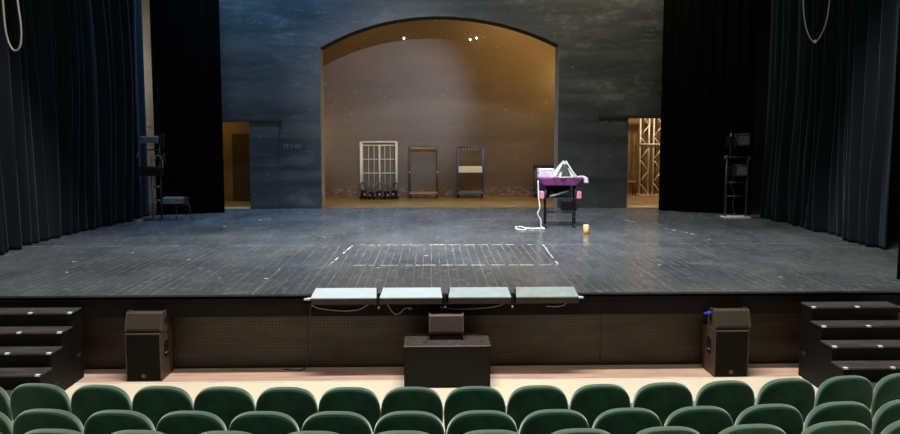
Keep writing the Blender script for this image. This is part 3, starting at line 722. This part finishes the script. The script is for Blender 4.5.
t = thing('clothes_rail', 'narrow dark blue-grey trolley frame with wooden top in the middle of the bay', 'trolley', (-.215, YB, 0), 0, 'trolleys along the bay wall')
castors(t, (-.37, .37), (-.14, .14))
b = MB(); b.box((-.41, -.19, .115), (.41, .19, .165), .004); b.build('base_board', 'wood', t)
for x in (-.395, .395):
    b = MB(); b.tube([(x, -.17, .165), (x, -.17, 1.44), (x, .17, 1.44), (x, .17, .165)], .02, 8); b.build('end_frame', 'bluek', t)
    b = MB(); b.tube([(x, -.192, .75), (x, -.20, .75)], .022, 8); b.build('clip', 'tape', t)
b = MB(); b.box((-.375, -.19, 1.405), (.375, .19, 1.46), .004); b.build('top_board', 'wood', t)
b = MB(); b.box((-.42, -.20, 1.462), (.42, .20, 1.485), .003); b.build('top_frame', 'bluek', t)
t = thing('shelf_trolley', 'bright blue trolley frame with a white box halfway, right in the bay', 'trolley', (1.115, YB, 0), 0, 'trolleys along the bay wall')
castors(t, (-.34, .34), (-.14, .14))
b = MB(); b.box((-.385, -.19, .115), (.385, .19, .16), .004); b.build('base_frame', 'blue', t)
b = MB(); b.box((-.355, -.185, .1605), (.355, .185, .20), .004); b.build('base_board', 'wood2', t)
for x in (-.36, .36): b = MB(); b.tube([(x, -.17, .16), (x, -.17, 1.455), (x, .17, 1.455), (x, .17, .16)], .02, 8); b.build('end_frame', 'blue', t)
b = MB(); b.tube([(-.36, -.17, 1.455), (.36, -.17, 1.455)], .02, 8); b.tube([(-.36, .17, 1.455), (.36, .17, 1.455)], .02, 8); b.build('top_rail', 'blue', t)
b = MB(); b.box((-.354, -.185, .705), (.354, .185, .735), .003); b.build('shelf', 'blue', t)
for k in range(6):
    x = -.22 + k*.085
    b = MB(); b.tube(smooth_pts([(x, -.17, 1.43), (x+.012, -.18, 1.40), (x, -.18, 1.375), (x-.012, -.18, 1.385)]), .007, 6); b.build('hook', 'yellow', t)
b = MB(); b.box((1.115-.33, YB-.20, .7355), (1.115+.335, YB+.16, .90), .008); tag(b.build('cardboard_box', 'card'), 'long white box on the shelf of the blue trolley', 'box')
t = thing('low_trolley', 'low dark blue trolley at the right end of the bay, behind the cart', 'trolley', (3.26, YB, 0), 0, 'trolleys along the bay wall')
castors(t, (-.24, .24), (-.12, .12))
b = MB(); b.box((-.29, -.17, .115), (.29, .17, .15), .004); b.build('base_board', 'wood2', t)
for x in (-.28, .28): b = MB(); b.tube([(x, -.15, .15), (x, -.15, .80), (x, .15, .80), (x, .15, .15)], .018, 8); b.build('end_frame', 'bluek', t)
b = MB(); b.box((-.30, -.18, .822), (.30, .18, .94), .006); b.build('top_tray', 'navy', t)
# lamps high on the bay wall
for x, z, lb in ((-.77, 4.56, 'small bare lit bulb on the brown bay wall, the single one left'), (1.13, 4.53, 'small bare lit bulb on the bay wall, left one of the pair'), (1.31, 4.57, 'small bare lit bulb on the bay wall, right one of the pair')):
    t = thing('wall_bulb', lb, 'lamp', (x, 21.0, z), 0, 'bulbs high on the bay wall')
    b = MB(); b.tube([(0, .048, 0), (0, .0, 0)], .022, 10); b.build('socket', 'black', t)
    b = MB(); b.lathe([(.005, -.032), (.022, -.022), (.03, 0), (.022, .022), (.005, .032)], 0, -.028, 12); b.build('bulb', 'bulb', t)

# ------------------------------------------------------------------ cart on the stage
CX, CY = 2.56, 14.12
t = thing('props_cart', 'tall black-legged props cart under purple cloth, centre right of the stage', 'cart', (CX, CY, 0))
for x in (-.29, .29):
    for y in (.03, .20):
        b = MB(); b.tube([(x, y, .075), (x, y, .86)], .014, 10); o = b.build('leg', 'black', t)
        b = MB(); b.tube([(x-.014, y, .036), (x+.014, y, .036)], .035, 12); b.box((x-.02, y-.014, .04), (x+.02, y+.014, .08)); b.build('castor', 'dark', o)
b = MB(); b.tube([(-.29, .03, .31), (.29, .03, .31)], .018, 8); b.tube([(-.29, .20, .31), (.29, .20, .31)], .018, 8)
for x in (-.29, .29): b.tube([(x, .03, .31), (x, .20, .31)], .014, 8)
b.build('stretcher', 'dark', t)
b = MB(); b.box((-.265, .055, .585), (.265, .41, .60), .003); b.build('lower_shelf', 'navy', t)
b = MB(); b.box((-.265, .395, .601), (.265, .41, .845), .002); b.build('back_panel', 'navy', t)
for s_ in (-1, 1):
    b = MB(); b.box((s_*.313-.001, .05, .60), (s_*.313+.012, .41, .845), .003); b.build('side_panel', 'purpled', t)
    b = MB(); b.box((s_*.37-.045, .0, .585), (s_*.37+.045, .16, .73), .015); b.build('side_pocket', 'pinkc', t)
b = MB()
A = [(-.33, -.02, .845), (.31, -.02, .845), (.31, .46, .845), (-.33, .46, .845), (-.43, -.06, .995), (.43, -.06, .995), (.43, .50, .995), (-.43, .50, .995)]
vs = [b.bm.verts.new(p) for p in A]
b._tag([b.bm.faces.new([vs[k] for k in q]) for q in ((3,2,1,0),(4,5,6,7),(0,1,5,4),(1,2,6,5),(2,3,7,6),(3,0,4,7))])
bmesh.ops.bevel(b.bm, geom=list(b.bm.edges), offset=.018, segments=2, affect='EDGES')
b.build('cloth_top', 'purple', t)
# things on the lower shelf
b = MB(); b.box((CX+.0, CY+.14, .6005), (CX+.25, CY+.38, .74), .03); tag(b.build('folded_cloth', 'greenc', None, True), 'dark green folded cloth on the lower shelf of the cart', 'cloth')
b = MB(); b.tube([(CX-.20, CY+.10, .632), (CX-.06, CY+.085, .665), (CX+.17, CY+.085, .735)], [.028, .022, .012], 10); tag(b.build('paper_roll', 'whitec'), 'white paper roll lying aslant on the lower shelf of the cart', 'paper roll')
b = MB(); b.lathe([(.02, .6005), (.04, .6005), (.04, .62), (.02, .63), (.02, .68), (.04, .69), (.04, .71), (.02, .71)], CX-.13, CY+.25, 14); tag(b.build('thread_reel', 'yellow'), 'yellow reel at the back of the lower cart shelf', 'reel')
# white cloth stack, draped heap, bundle on top
t2 = thing('cloth_stack', 'neat stack of white folded cloth on the left of the cart top', 'cloth', (CX-.245, CY+.35, .9955))
for k in range(5):
    dx = random.uniform(-.008, .008); b = MB(); b.box((-.165+dx, -.12, k*.034), (.165+dx, .12, k*.034+.0335), .012); b.build('folded_sheet', 'whitec', t2)
t2 = thing('draped_heap', 'peaked heap of white cloth with black print on the cart top', 'cloth', (CX+.075, CY+.06, .9955))
b = MB(); n = 36; prof = [(.25, .0), (.235, .03), (.185, .11), (.135, .20), (.085, .27), (.04, .315), (.012, .325)]
rings = []
for j, (r_, z) in enumerate(prof):
    ring = []
    for q in range(n):
        a = 2*math.pi*q/n; rr = r_*(1 + .13*noise.noise(Vector((math.cos(a)*2, math.sin(a)*2, z*5)))*1.6 + .05*math.sin(a*7))
        ring.append(b.bm.verts.new((rr*math.cos(a)*.95 - .02*z, rr*math.sin(a)*.5, z)))
    rings.append(ring)
fs = [b.bm.faces.new((A[q], A[(q+1) % n], B_[(q+1) % n], B_[q])) for A, B_ in zip(rings, rings[1:]) for q in range(n)] + [b.bm.faces.new(rings[-1]), b.bm.faces.new(rings[0][::-1])]
b._tag(fs, True)
for f in b.bm.faces:
    c = f.calc_center_median()
    if c.y < -.03 and abs(c.x) < .085 and .05 < c.z < .24: f.material_index = 1
b.build('cloth', ['whitec', 'mottle'], t2)
for s_ in (-1, 1):
    b = MB(); b.tube(smooth_pts([(s_*.02, -.03, .335), (s_*.09, -.085, .22), (s_*.17, -.125, .09), (s_*.24, -.13, .016)]), [.016]*25, 8); b.build('strap', 'whitec', t2)
b = MB()
b.tube(smooth_pts([(CX+.335, CY-.03, 1.015), (CX+.36, CY-.03, 1.022), (CX+.42, CY-.03, 1.02), (CX+.48, CY-.03, .99), (CX+.495, CY-.03, .93), (CX+.49, CY-.035, .90)]), [.018]*9+[.022]*8+[.03]*8+[.045]*8+[.05]*8, 10)
tag(b.build('cloth_bundle', 'whitec'), 'white cloth bundle hanging over the right end of the cart', 'cloth')
# white cable down to the floor, loosely coiled
b = MB(); b.tube(smooth_pts([(CX-.46, CY-.05, .95), (CX-.45, CY-.09, .6), (CX-.43, CY-.12, .42), (CX-.47, CY-.12, .30), (CX-.41, CY-.12, .18), (CX-.40, CY-.12, .05), (CX-.34, CY-.15, .014), (CX-.45, CY-.12, .014), (CX-.58, CY-.14, .014), (CX-.70, CY-.06, .014), (CX-.76, CY+.10, .014), (CX-.86, CY+.10, .014), (CX-.90, CY-.12, .014), (CX-.85, CY-.32, .014), (CX-.74, CY-.32, .014), (CX-.68, CY-.16, .03), (CX-.60, CY-.20, .014), (CX-.48, CY-.20, .014), (CX-.36, CY-.22, .014)]), .0135, 8)
tag(b.build('white_cable', 'cablew'), 'white cable hanging from the cart and coiled on the stage floor', 'cable')
# small amber candle cup and black case by the wall
t = thing('candle_cup', 'small amber cup standing alone on the stage right of the cart', 'cup', (2.893, 13.28, 0))
b = MB(); b.lathe([(.035, .0005), (.046, .006), (.052, .06), (.055, .145), (.048, .15)], 0, 0, 20); b.build('cup', 'amber', t)
b = MB(); b.lathe([(.047, .1505), (.054, .152), (.054, .172), (.046, .174)], 0, 0, 20); b.build('rim', 'card', t)
t = thing('flight_case', 'low black case against the dark wall behind the cart', 'case', (3.36, 17.45, 0))
b = MB(); b.box((-.17, -.15, .0), (.17, .15, .19), .01); b.build('body', 'black', t)
b = MB(); b.box((-.172, -.152, .1905), (.172, .152, .24), .01); b.build('lid', 'cablek', t)

# ------------------------------------------------------------------ things seen through the right doorway
def truss(x, label):
    t = thing('lighting_truss', label, 'truss', (x, 21.2, 0), 0, 'upright truss pieces in the right doorway')
    b = MB(); b.box((-.18, -.16, .002), (.18, .16, .03), .004); b.build('foot_plate', 'alu', t)
    for cx in (-.13, .13):
        b = MB(); b.tube([(cx, -.12, .03), (cx, -.12, 2.45)], .024, 8); b.build('chord', 'alu', t)
    b = MB(); b.tube([(0, .11, .03), (0, .11, 2.45)], .020, 8); b.build('chord', 'dark', t)
    b = MB(); n = 7
    for k in range(n):
        z0, z1 = .06 + k*.338, .06 + (k+1)*.338; s_ = 1 if k % 2 else -1
        b.tube([(-.13*s_, -.12, z0), (.13*s_, -.12, z1)], .015, 6)
    b.build('bracing', 'alu', t)
    b = MB(); b.box((-.16, -.15, 2.45), (.16, .15, 2.48), .004); b.build('head_plate', 'alu', t)
truss(6.28, 'upright aluminium truss in the right doorway, the left one')
truss(6.68, 'upright aluminium truss in the right doorway, beside the black leg')
b = MB(); b.tube([(6.12, 21.023, 1.52), (7.2, 21.023, 1.52)], .03, 10); tag(b.build('scaffold_pipe', 'alu'), 'level pipe tied across the two trusses in the right doorway', 'pipe')
b = MB(); b.box((5.74, 21.75, .003), (5.86, 21.82, 1.32), .004, Matrix.Rotation(R(-3), 3, 'X'), (5.80, 21.8, 0)); tag(b.build('timber_plank', 'wood'), 'pale timber plank leaning at the left of the right doorway', 'plank')
t = thing('work_stool', 'small wooden stool left of the trusses in the right doorway', 'stool', (5.88, 21.1, .002))
b = MB(); b.box((-.15, -.15, .40), (.15, .15, .44), .006); b.build('seat', 'wood', t)
for x in (-.12, .12):
    for y in (-.12, .12): b = MB(); b.tube([(x*1.1, y*1.1, 0), (x, y, .40)], .018, 8); b.build('leg', 'doork', t)
t = thing('water_canister', 'small blue and white canister on the floor inside the right doorway', 'canister', (5.62, 20.8, .002))
b = MB(); b.lathe([(.05, 0), (.065, .01), (.065, .22), (.03, .27), (.022, .28)], 0, 0, 16); b.build('body', 'cablew', t)
b = MB(); b.lathe([(.024, .2805), (.026, .283), (.026, .31), (.02, .315)], 0, 0, 12); b.build('cap', 'blueplug', t)
